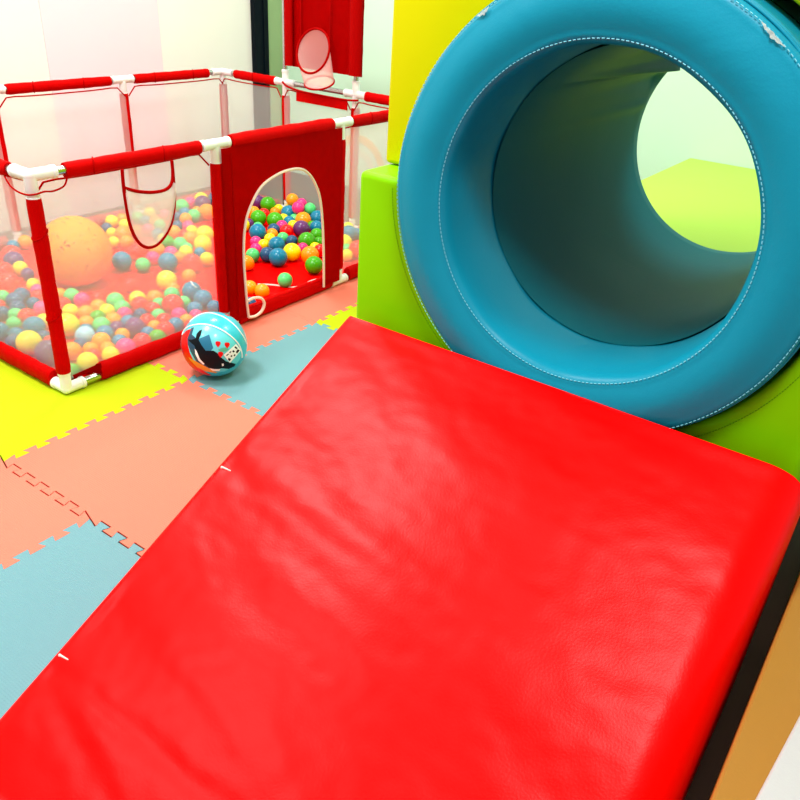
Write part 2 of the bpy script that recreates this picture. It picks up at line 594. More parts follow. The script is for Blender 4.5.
# tan bench block right of the ramp
bm = bmesh.new()
box(bm, -1.6, .9, -2.50, -1.990, FZ, .35, .008)
bm.transform(Matrix.Translation((.35, 2.245, -FZ)))
o = obj('tan_bench_block', bm, M_TAN, sharp=25); o.location = (-.35, -2.245, FZ)
tag(o, 'long tan vinyl padded block beside the right edge of the red ramp', 'soft play block', 'soft play blocks')
bm = bmesh.new()
box(bm, -.9, .9, -.42, 0, 0, .03, .006)
o = obj('white_padded_mat', bm, M_WHITE, sharp=25); o.location = (-.32, -2.0405, .3505)
o.rotation_euler = (0, 0, R(-6))
tag(o, 'white padded mat in the bottom right corner, lying on the tan block', 'mat')

# ---------------------------------------------------------------- playpen
H = .66
X1, X2, X3 = .6473, 1.2870, 1.9136
Y1, Y2, Y3 = .4277, .8762, 1.3282
pen = empty('ball_pit_playpen', 'red framed ball pit playpen with white net sides, on foam tiles', 'playpen')
FR = .017
def fitting(p, dirs, lens, name='corner_fitting'):
    bm = bmesh.new()
    p = Vector(p)
    for d, l in zip(dirs, lens):
        d = Vector(d)
        tube(bm, [p - d * .005, p + d * (l - .003), p + d * l], FR, 16, rfun=lambda t: 1 if t < .9 else .93)
        tube(bm, [p + d * (l - .012), p + d * (l - .002)], FR * 1.1, 16)
    bmesh.ops.create_uvsphere(bm, u_segments=16, v_segments=8, radius=FR * 1.05, matrix=Matrix.Translation(p))
    return obj(name, bm, M_FIT, pen)
def bare(p, q, r=.0125):
    bm = bmesh.new(); tube(bm, [p, q], r, 14)
    return obj('steel_tube', bm, M_STEEL, pen)
def sleeve(p, q, rw, rh, name='rail_sleeve', seed=0, drop=0.0):
    p, q = Vector(p), Vector(q)
    bm = bmesh.new()
    n = 34
    pts = [p.lerp(q, i / n) + Vector((0, 0, -drop)) for i in range(n + 1)]
    def rf(t):
        e = min(t, 1 - t)
        w = 1 + .025 * math.sin(t * 19 + seed) + .02 * math.sin(t * 43 + seed * 2)
        return w * (.93 if e < .02 else 1)
    tube(bm, pts, rw, 18, flat=(rw, rh), rfun=rf)
    o = obj(name, bm, M_FAB, pen, sharp=50)
    return o
def tie(p, axis, rw, rh, par=None):
    """thin cord round a sleeve"""
    bm = bmesh.new()
    p = Vector(p)
    pts = []
    for k in range(20):
        a = 2 * PI * k / 20
        c, s = math.cos(a), math.sin(a)
        sl = .012 * c
        if axis == 'x': pts.append(p + Vector((sl, c * rw * 1.04, s * rh * 1.04)))
        elif axis == 'y': pts.append(p + Vector((c * rw * 1.04, sl, s * rh * 1.04)))
        else: pts.append(p + Vector((c * rw * 1.04, s * rh * 1.04, sl)))
    loop_tube(bm, pts, .0022, 6)
    o = obj('tie_cord', bm, M_FABD, pen)
    return o
X, Yv, Z = Vector((1, 0, 0)), Vector((0, 1, 0)), Vector((0, 0, 1))
g = .055
# top rails: front and back run along x, sides along y
RW, RH = .018, .0215
front_x = [0, X1, X2, X3]
side_y = [0, Y1, Y2, Y3]
sd = 0
for y in (0, Y3):
    for a, b in zip(front_x[:-1], front_x[1:]):
        sd += 1.3
        door = (y == 0 and a == X1)
        e0 = .09 if (a == 0) else g
        e1 = .09 if (b == X3) else g
        if not door:
            sleeve((a + e0 + .012, y, H), (b - e1 - .012, y, H), RW, RH, seed=sd, drop=.002)
            tie((a + (b - a) * .30, y, H - .002), 'x', RW, RH)
            tie((a + (b - a) * .68, y, H - .002), 'x', RW, RH)
        bare((a + .02, y, H), (b - .02, y, H))
for x in (0, X3):
    for a, b in zip(side_y[:-1], side_y[1:]):
        sd += 1.7
        hoop = (x == X3 and a == Y1)
        e0 = .09 if a == 0 else g
        e1 = .09 if b == Y3 else g
        if not hoop:
            sleeve((x, a + e0 + .005, H), (x, b - e1 - .005, H), RW, RH, seed=sd, drop=.002)
            tie((x, a + (b - a) * .5, H - .002), 'y', RW, RH)
        bare((x, a + .02, H), (x, b - .02, H))
# posts
def post(x, y, lo=.075, hi=H - .06, m=None, rw=.021):
    sleeve((x, y, lo), (x, y, hi), rw, rw, 'post_sleeve', seed=x * 7 + y * 3)
    bare((x, y, .04), (x, y, H - .02))
corner = [(0, 0, 1, 1), (X3, 0, -1, 1), (0, Y3, 1, -1), (X3, Y3, -1, -1)]
for x, y, sx, sy in corner:
    post(x, y)
    fitting((x, y, H), [X * sx, Yv * sy, -Z], [.075, .075, .07])
    fitting((x, y, .019), [X * sx, Yv * sy, Z], [.06, .06, .06])
for x in (X1, X2):
    for y in (0, Y3):
        post(x, y)
        fitting((x, y, H), [X, -X, -Z], [.058, .058, .07], 'tee_fitting')
        fitting((x, y, .019), [X, -X, Z], [.05, .05, .05], 'tee_fitting')
for y in (Y1, Y2):
    post(0, y)
    fitting((0, y, H), [Yv, -Yv, -Z], [.058, .058, .07], 'tee_fitting')
    fitting((0, y, .019), [Yv, -Yv, Z], [.05, .05, .05], 'tee_fitting')
    post(X3, y)
    fitting((X3, y, H), [Yv, -Yv, -Z, Z], [.065, .065, .07, .06], 'tee_fitting')
    fitting((X3, y, .019), [Yv, -Yv, Z], [.05, .05, .05], 'tee_fitting')
tie((0, 0, .50), 'z', .021, .021); tie((0, 0, .26), 'z', .021, .021)
# bottom rails
BW, BH = .021, .030
for y in (0, Y3):
    for a, b in zip(front_x[:-1], front_x[1:]):
        sleeve((a + (.115 if a == 0 and y == 0 else .06), y, BH + .001), (b - .055, y, BH + .001), BW, BH, 'bottom_sleeve', seed=a + y)
        bare((a + .02, y, .019), (b - .02, y, .019))
for x in (0, X3):
    for a, b in zip(side_y[:-1], side_y[1:]):
        sleeve((x, a + .06, BH + .001), (x, b - .055, BH + .001), BW, BH, 'bottom_sleeve', seed=a + x)
        bare((x, a + .02, .019), (x, b - .02, .019))
# cloth floor
bm = bmesh.new()
nx, ny = 60, 40
gv = [[bm.verts.new((.02 + (X3 - .04) * i / nx, .02 + (Y3 - .04) * j / ny, .002 + .0015 * noise.noise(Vector((i * .35, j * .35, 0))) + .0015)) for j in range(ny + 1)] for i in range(nx + 1)]
for i in range(nx):
    for j in range(ny):
        bm.faces.new((gv[i][j], gv[i + 1][j], gv[i + 1][j + 1], gv[i][j + 1]))
obj('cloth_floor', bm, M_FABF, pen, recalc=True)
# net panels hang inside the posts
IN = .024
def netpanel(a, b, m=M_NET, z0=.03, z1=H - .02, name='net_panel', slack=.012):
    bm = bmesh.new()
    a, b = Vector(a), Vector(b)
    n = 16
    k = 10
    rows = []
    for i in range(n + 1):
        t = i / n
        p = a.lerp(b, t)
        e = abs(2 * t - 1)
        zt = z1 - (slack * (1 - e ** 4)) - (0.05 * max(0, e - .86) / .14)
        rows.append([bm.verts.new((p.x, p.y, z0 + (zt - z0) * j / k)) for j in range(k + 1)])
    for i in range(n):
        for j in range(k):
            bm.faces.new((rows[i][j], rows[i + 1][j], rows[i + 1][j + 1], rows[i][j + 1]))
    o = obj(name, bm, m, pen, recalc=False)
    # cord along the top edge
    bm = bmesh.new()
    pts = [r_[-1] for r_ in []]
    pts = []
    for i in range(n + 1):
        t = i / n; p = a.lerp(b, t); e = abs(2 * t - 1)
        zt = z1 - (slack * (1 - e ** 4)) - (0.05 * max(0, e - .86) / .14)
        pts.append((p.x, p.y, zt))
    tube(bm, pts, .003, 6)
    obj('edge_cord', bm, M_FABD, o)
    return o
for a, b in zip(front_x[:-1], front_x[1:]):
    if a != X1:
        netpanel((a + .01, IN, 0), (b - .01, IN, 0))
    netpanel((a + .01, Y3 - IN, 0), (b - .01, Y3 - IN, 0))
for a, b in zip(side_y[:-1], side_y[1:]):
    netpanel((IN, a + .01, 0), (IN, b - .01, 0))
    netpanel((X3 - IN, a + .01, 0), (X3 - IN, b - .01, 0))
# loose white net lip and cord under the near corner fitting
bm = bmesh.new()
tube(bm, smooth_curve([(.100, -.014, .645), (.085, -.016, .622), (.05, -.018, .614), (.022, -.022, .618), (0, -.024, .616)]), .0026, 6)
tube(bm, smooth_curve([(0, -.024, .616), (-.02, -.01, .614), (-.024, .03, .616), (-.02, .07, .624), (-.014, .10, .642)]), .0026, 6)
obj('loose_cord', bm, M_FABD, pen)
# small red opening fold beside the near bottom elbow
bm = bmesh.new()
vs = [bm.verts.new(c) for c in ((.035, .016, .045), (.118, -.012, .066), (.120, -.020, .030), (.075, .004, .040), (.04, .018, .028))]
bm.faces.new(vs); bmesh.ops.solidify(bm, geom=bm.faces[:], thickness=.002)
obj('sleeve_mouth', bm, M_FABD, pen, smooth=False)

# door panel with an arched opening
def door():
    px0, px1, pz0, pz1 = X1 + .002, X2 - .018, .03, H - .012
    yy = -.024
    ctrl = [(.738, .030), (.731, .12), (.727, .27), (.740, .375), (.770, .44), (.825, .498), (.90, .526), (.965, .534), (1.02, .530), (1.065, .510), (1.105, .467), (1.137, .40), (1.153, .30), (1.160, .20), (1.163, .12), (1.164, .030)]
    arch = smooth_curve([(x, 0, z) for x, z in ctrl], 5)
    n = len(arch)
    # matching outer boundary points
    outer = []
    cx, cz = .95, .25
    L = [(px0, pz0), (px0, pz1), (px1, pz1), (px1, pz0)]
    def on_rect(p):
        dx, dz = p.x - cx, p.z - cz
        if p.z <= .25:
            return (px0 if dx < 0 else px1, p.z)
        ts = []
        if dx: ts.append(((px0 if dx < 0 else px1) - cx) / dx)
        if dz: ts.append((pz1 - cz) / dz)
        t = min(q for q in ts if q > 0)
        return (cx + dx * t, cz + dz * t)
    outer = [on_rect(p) for p in arch]
    # snap nearest to the corners
    for cpt in ((px0, pz1), (px1, pz1)):
        k = min(range(n), key=lambda i: (outer[i][0] - cpt[0]) ** 2 + (outer[i][1] - cpt[1]) ** 2)
        outer[k] = cpt
    bm = bmesh.new()
    m_ = 6
    rows = []
    for i in range(n):
        r_ = []
        for j in range(m_ + 1):
            t = j / m_
            x = arch[i].x + (outer[i][0] - arch[i].x) * t
            z = arch[i].z + (outer[i][1] - arch[i].z) * t
            dy = .003 * noise.noise(Vector((x * 9, z * 5, 0))) * (1 - abs(2 * t - 1))
            r_.append(bm.verts.new((x, yy + dy, z)))
        rows.append(r_)
    for i in range(n - 1):
        for j in range(m_):
            bm.faces.new((rows[i][j], rows[i][j + 1], rows[i + 1][j + 1], rows[i + 1][j]))
    # rolled over the rail at the top and round both posts
    bmesh.ops.solidify(bm, geom=bm.faces[:], thickness=.003)
    d = obj('door_panel', bm, M_FAB, pen, sharp=50)
    bm = bmesh.new()
    tube(bm, [(arch[i].x, yy - .003, arch[i].z) for i in range(n)], .0048, 8)
    obj('arch_piping', bm, M_PIPE, d)
    sleeve((X1 + .066, 0, H - .002), (X2 - .056, 0, H - .002), .024, .026, seed=4)
    # zip seam strips left and right
    for xx in (X1 + .045,):
        bm = bmesh.new(); tube(bm, [(xx, yy - .002, .05), (xx, yy - .002, H - .03)], .002, 6)
        obj('panel_seam', bm, M_FABD, d)
    # the flap let down into the pen, its white edge lying wavy on the floor
    bm = bmesh.new()
    edge = smooth_curve([(.80, .20, .008), (.92, .25, .009), (1.02, .235, .008), (1.07, .18, .009), (1.112, .100, .008), (1.15, .075, .014), (1.19, .062, .026), (1.235, .040, .030)], 4)
    rows = []
    n_ = len(edge)
    for i, e in enumerate(edge):
        b0 = Vector((.745 + .41 * i / (n_ - 1), -.012, .058))
        rows.append([bm.verts.new(b0.lerp(e, j / 10) + Vector((0, 0, .006 * math.sin(j * .9 + i * .35) * math.sin(PI * j / 10) - .018 * math.sin(PI * j / 10)))) for j in range(11)])
    for row in rows:
        for v in row:
            v.co.z = max(v.co.z, .006)
    for i in range(n_ - 1):
        for j in range(10):
            bm.faces.new((rows[i][j], rows[i + 1][j], rows[i + 1][j + 1], rows[i][j + 1]))
    fl = obj('door_flap', bm, M_FABF, pen)
    bm = bmesh.new(); tube(bm, edge[9:], .0042, 8); obj('flap_piping', bm, M_PIPE, fl)
    # rolled corner of the flap standing as a small loop
    bm = bmesh.new()
    pts = smooth_curve([(.74, -.026, .094), (.765, -.03, .099), (.80, -.032, .088), (.814, -.034, .064), (.80, -.034, .038), (.768, -.032, .026), (.738, -.028, .030)])
    tube(bm, pts, .0055, 8)
    obj('flap_loop', bm, M_PIPE, fl)
    return d
door()

# hanging net pocket
def pocket():
    yy = -.026
    out = [(.268, .640), (.266, .587), (.270, .50), (.280, .45), (.300, .412), (.328, .393), (.36, .393), (.395, .414), (.425, .450), (.444, .51), (.448, .57), (.448, .640)]
    c = smooth_curve([(x, yy, z) for x, z in out], 5)
    bm = bmesh.new(); tube(bm, c, .0052, 8)
    root = obj('pocket_binding', bm, M_FABD, pen)
    band = smooth_curve([(.267, yy - .003, .588), (.30, yy - .008, .574), (.355, yy - .010, .561), (.41, yy - .008, .560), (.438, yy - .005, .578), (.447, yy - .002, .615)], 5)
    bm = bmesh.new(); tube(bm, band, .0052, 8); obj('pocket_band', bm, M_FABD, root)
    bm = bmesh.new()
    # fill below the band
    n = 20
    left = [p for p in c if p.z < .58]
    k = len(left)
    rows = []
    for i in range(n + 1):
        t = i / n
        a = band[int(t * (len(band) - 6))]
        q = left[int(t * (k - 1))]
        rows.append([bm.verts.new(a.lerp(q, j / 8) + Vector((0, -.014 * math.sin(PI * j / 8), 0))) for j in range(9)])
    for i in range(n):
        for j in range(8):
            bm.faces.new((rows[i][j], rows[i + 1][j], rows[i + 1][j + 1], rows[i][j + 1]))
    obj('pocket_net', bm, M_NETP, root, recalc=False)
pocket()

# basketball board above the right side
def hoop():
    xx = X3 - .022
    y0, y1, z0, z1 = .376, .852, .742, 1.10
    for y in (Y1, Y2):
        bare((X3, y, H), (X3, y, 1.085))
        fitting((X3, y, 1.095), [(-Yv if y == Y2 else Yv), -Z], [.06, .06])
    bare((X3, Y1, 1.095), (X3, Y2, 1.095))
    bm = bmesh.new()
    ny_, nz_ = 24, 16
    gr = [[bm.verts.new((xx - .004 * math.sin(i * 1.1) * .6 + .003 * noise.noise(Vector((i * .5, j * .5, 1))), y0 + (y1 - y0) * i / ny_, z0 + (z1 - z0) * j / nz_)) for j in range(nz_ + 1)] for i in range(ny_ + 1)]
    for i in range(ny_):
        for j in range(nz_):
            bm.faces.new((gr[i][j], gr[i + 1][j], gr[i + 1][j + 1], gr[i][j + 1]))
    bmesh.ops.solidify(bm, geom=bm.faces[:], thickness=.004)
    bd = obj('hoop_board', bm, M_FAB, pen)
    for y, w in ((y0 + .035, .034), (y1 - .032, .026)):
        bm = bmesh.new()
        tube(bm, [(xx - .012, y, z0 + .003), (xx - .012, y, (z0 + z1) / 2), (xx - .012, y, z1)], w, 14, flat=(w * .6, w))
        obj('board_side_sleeve', bm, M_FABD, bd)
    for y in (.74, .56):
        bm = bmesh.new(); tube(bm, [(xx - .012, y, z0 + .005), (xx - .012, y, z1)], .0035, 6); obj('board_seam', bm, M_FABD, bd)
    # ring hanging tilted off the board
    def ring(c, ra, rb, tilt, n=40):
        pts = []
        ct, st = math.cos(tilt), math.sin(tilt)
        for k in range(n):
            a = 2 * PI * k / n
            u, v = ra * math.cos(a), rb * math.sin(a)
            pts.append(Vector((c[0] - v * ct, c[1] + u, c[2] + v * st)))
        return pts
    top = ring((xx - .070, .615, .832), .096, .098, R(108))
    bot = ring((xx - .070, .575, .700), .078, .06, R(155))
    bm = bmesh.new(); loop_tube(bm, top, .0055, 8); hr = obj('hoop_ring', bm, M_FABD, bd)
    bm = bmesh.new(); loop_tube(bm, bot, .0045, 8); obj('net_hem', bm, M_FABD, hr)
    bm = bmesh.new()
    n = len(top)
    rows = [[bm.verts.new(a.lerp(b, j / 6)) for j in range(7)] for a, b in zip(top, bot)]
    for i in range(n):
        for j in range(6):
            q = rows[(i + 1) % n]
            bm.faces.new((rows[i][j], q[j], q[j + 1], rows[i][j + 1]))
    obj('hoop_net', bm, M_NETR, hr, recalc=False)
    # sheer red strip below the bare rail
    bm = bmesh.new()
    box(bm, X3 - .034, X3 - .030, .452, .775, .588, .632)
    obj('lower_strip', bm, M_FAB, pen, smooth=False)
    bm = bmesh.new()
    pts = smooth_curve([(X3 - .03, .87, .665), (X3 - .035, .83, .648), (X3 - .035, .74, .637), (X3 - .035, .60, .634), (X3 - .035, .46, .634), (X3 - .03, .39, .640)])
    tube(bm, pts, .005, 6)
    obj('sagging_cord', bm, M_FABD, pen)
hoop()

# peach arch decal on the mint wall
for r0, r1, m, lb in ((.16, .205, M_PEACH, 'peach arch painted on the mint wall behind the playpen'), (.085, .125, M_PEACH2, 'cream inner arch painted on the mint wall behind the playpen')):
    bm = bmesh.new()
    N = 32
    A = [[bm.verts.new((x, .985 + rr * math.cos(PI * k / N), .10 + rr * math.sin(PI * k / N))) for x in (XW - .003, XW) for rr in (r0, r1)] for k in range(N + 1)]
    for k in range(N):
        a, b = A[k], A[k + 1]
        for p, q in ((0, 1), (1, 3), (3, 2), (2, 0)):
            bm.faces.new((a[p], a[q], b[q], b[p]))
    tag(obj('wall_arch_decal', bm, m, smooth=False), lb, 'wall decal', 'arch decal bands')

# ---------------------------------------------------------------- large orange ball
bm = bmesh.new()
bmesh.ops.create_icosphere(bm, subdivisions=5, radius=.138)
for v in bm.verts:
    n_ = noise.noise(v.co * 40)
    v.co *= 1 + .004 * n_ + (-.012 if noise.noise(v.co * 90 + Vector((3, 1, 7))) > .46 else 0)
mo = mat('orange_sponge_ball', (250, 150, 28), .7, .25, 6, .1, .05)
nt = mo.node_tree
p = nt.nodes['Principled BSDF']
n = nt.nodes.new('ShaderNodeTexNoise'); n.inputs['Scale'].default_value = 85; n.inputs['Detail'].default_value = 2; n.inputs['Distortion'].default_value = .8
tc = nt.nodes.new('ShaderNodeTexCoord')
nt.links.new(tc.outputs['Object'], n.inputs['Vector'])
cr = nt.nodes.new('ShaderNodeValToRGB')
cr.color_ramp.elements[0].position = .615; cr.color_ramp.elements[1].position = .65
nt.links.new(n.outputs['Fac'], cr.inputs[0])
mx = nt.nodes.new('ShaderNodeMix'); mx.data_type = 'RGBA'
mx.inputs[6].default_value = srgb(250, 150, 28); mx.inputs[7].default_value = srgb(150, 60, 20)
nt.links.new(cr.outputs[0], mx.inputs[0]); nt.links.new(mx.outputs[2], p.inputs['Base Color'])
o = obj('large_foam_ball', bm, mo, sharp=0)
o.location = (.552, .738, .1415)
tag(o, 'large orange speckled ball, the biggest inside the playpen', 'ball')

# ---------------------------------------------------------------- printed rubber ball outside the pen
def printed_ball():
    C0, RB = Vector((.3935, -.2272, .104)), .104
    root = empty('printed_rubber_ball', 'turquoise rubber ball printed with a black orca and red hearts, on the tiles', 'ball', loc=C0)
    bm = bmesh.new()
    bmesh.ops.create_uvsphere(bm, u_segments=64, v_segments=40, radius=RB)
    mB = mat('turquoise_rubber', (40, 180, 205), .3, .5, coat=.3)
    body = obj('ball_body', bm, mB, root, sharp=0)
    w = (Vector((-1.12225, -1.98311, 1.19897)) - C0).normalized()
    # picture axes of the print on the ball (the way the ball happens to lie)
    up0 = Vector((.366, .327, .871)); up0 = (up0 - w * up0.dot(w)).normalized()
    rt = up0.cross(w).normalized()
    def sph(x, y, k=1.0):
        a, b = (x - 250) / 238, -(y - 465) / 236
        l = math.hypot(a, b)
        if l > .985: a, b = a / l * .985, b / l * .985
        c = math.sqrt(max(0, 1 - a * a - b * b))
        return (rt * a + up0 * b + w * c) * RB * k
    def patch(name, pts, m, k=1.004, label=None):
        # densify outline, fill, subdivide, project on the ball
        P = []
        for i in range(len(pts)):
            a, b = pts[i], pts[(i + 1) % len(pts)]
            P.append((a[0], a[1]))
        bm = bmesh.new()
        vs = [bm.verts.new((x, y, 0)) for x, y in P]
        f = bm.faces.new(vs)
        bmesh.ops.triangulate(bm, faces=[f])
        for _ in range(4):
            es = [e for e in bm.edges if e.calc_length() > 16]
            if not es: break
            bmesh.ops.subdivide_edges(bm, edges=es, cuts=1)
            bmesh.ops.triangulate(bm, faces=bm.faces[:])
        for v in bm.verts:
            v.co = sph(v.co.x, v.co.y, k)
        o = obj(name, bm, m, body)
        if label: o['label'] = label
        return o
    mL = mat('light_turquoise_print', (95, 208, 222), .35, .5, coat=.3)
    mK = mat('black_print', (4, 14, 22), .5, .15)
    mN = mat('navy_print', (10, 66, 96), .35, .5, coat=.3)
    mN2 = mat('blue_print', (18, 110, 145), .35, .5, coat=.3)
    mR = mat('red_print', (215, 0, 6), .4, .25)
    mW = mat('white_print', (240, 246, 246), .4, .5)
    mG = mat('green_print', (80, 180, 150), .4, .5)
    mO = mat('orange_print', (215, 150, 30), .4, .5)
    patch('print_panel', [(40, 375), (110, 340), (175, 335), (250, 352), (320, 387), (380, 430), (425, 490), (440, 545), (420, 590), (380, 630), (320, 660), (250, 672), (180, 650), (110, 590), (60, 500)], mL, 1.002, 'light turquoise printed panel')
    patch('print_panel', [(8, 470), (22, 405), (55, 372), (98, 356), (88, 390), (66, 420), (66, 470), (80, 530), (108, 590), (150, 640), (190, 668), (230, 690), (180, 700), (100, 650), (40, 580)], mR, 1.003, 'red printed panel')
    patch('printed_wave', [(92, 352), (110, 350), (95, 400), (150, 450), (165, 500), (120, 520), (190, 600), (240, 650), (190, 640), (130, 600), (85, 520), (66, 470), (64, 430)], mN, 1.0045)
    patch('printed_wave', [(140, 432), (215, 398), (226, 440), (242, 492), (212, 530), (160, 490)], mN2, 1.0045)
    patch('printed_border', [(70, 560), (100, 590), (135, 622), (190, 652), (270, 668), (258, 672), (190, 660), (130, 632), (84, 584)], mO, 1.006)
    patch('printed_orca', [(166, 364), (158, 400), (142, 436), (160, 470), (190, 512), (232, 538), (262, 556), (246, 512), (270, 528), (296, 558), (330, 585), (400, 605), (392, 622), (352, 642), (300, 636), (262, 648), (210, 632), (160, 588), (132, 530), (112, 478), (92, 462), (66, 436), (96, 436), (122, 428), (128, 396), (148, 372)], mK, 1.006, 'black printed orca')
    patch('orca_belly', [(116, 500), (128, 515), (150, 570), (182, 606), (172, 612), (140, 582), (118, 535)], mW, 1.0075)
    patch('orca_mouth', [(214, 636), (250, 642), (292, 642), (284, 656), (240, 656)], mW, 1.0075)
    patch('orca_eye', [(300, 604), (312, 600), (316, 616), (304, 622)], mW, 1.0075)
    patch('printed_leaf', [(275, 505), (300, 492), (330, 488), (350, 500), (330, 515), (295, 520)], mG, 1.005)
    for hx, hy in ((275, 465), (338, 472), (293, 538)):
        patch('printed_heart', [(hx, hy + 24), (hx - 17, hy + 2), (hx - 18, hy - 14), (hx - 8, hy - 20), (hx, hy - 10), (hx + 10, hy - 19), (hx + 19, hy - 10), (hx + 15, hy + 4)], mR, 1.007)
    st = patch('paper_sticker', [(313, 541), (400, 462), (438, 505), (358, 598)], mW, 1.009, 'small white printed sticker')
    for q in ([(395, 478), (412, 492), (404, 500), (388, 486)], [(412, 498), (426, 508), (408, 530), (398, 520)], [(380, 505), (392, 514), (384, 524), (372, 515)], [(346, 560), (366, 568), (356, 584), (344, 576)], [(366, 540), (376, 546), (368, 556), (360, 550)], [(330, 542), (346, 530), (350, 535), (335, 548)], [(352, 522), (364, 512), (368, 518), (357, 528)], [(388, 534), (398, 540), (390, 550), (382, 544)]):
        patch('sticker_mark', q, mK, 1.0105)
    for L in ([(60, 292), (95, 265), (140, 250), (200, 243), (260, 252), (320, 275), (380, 318), (430, 372), (462, 420), (480, 460)],
              [(14, 400), (30, 372), (60, 350), (110, 332), (170, 326), (240, 338), (310, 370), (370, 412), (415, 458), (440, 510), (446, 560)]):
        pts = [sph(x, y, 1.001) for x, y in L]
        c = [p_.normalized() * RB * 1.001 for p_ in smooth_curve(pts, 5)]
        bm = bmesh.new(); tube(bm, c, .0022, 6, flat=(.0024, .0024)); obj('white_seam_line', bm, mW, body)
    patch('top_mark', [(320, 246), (350, 243), (372, 262), (345, 262)], mR, 1.005)
printed_ball()

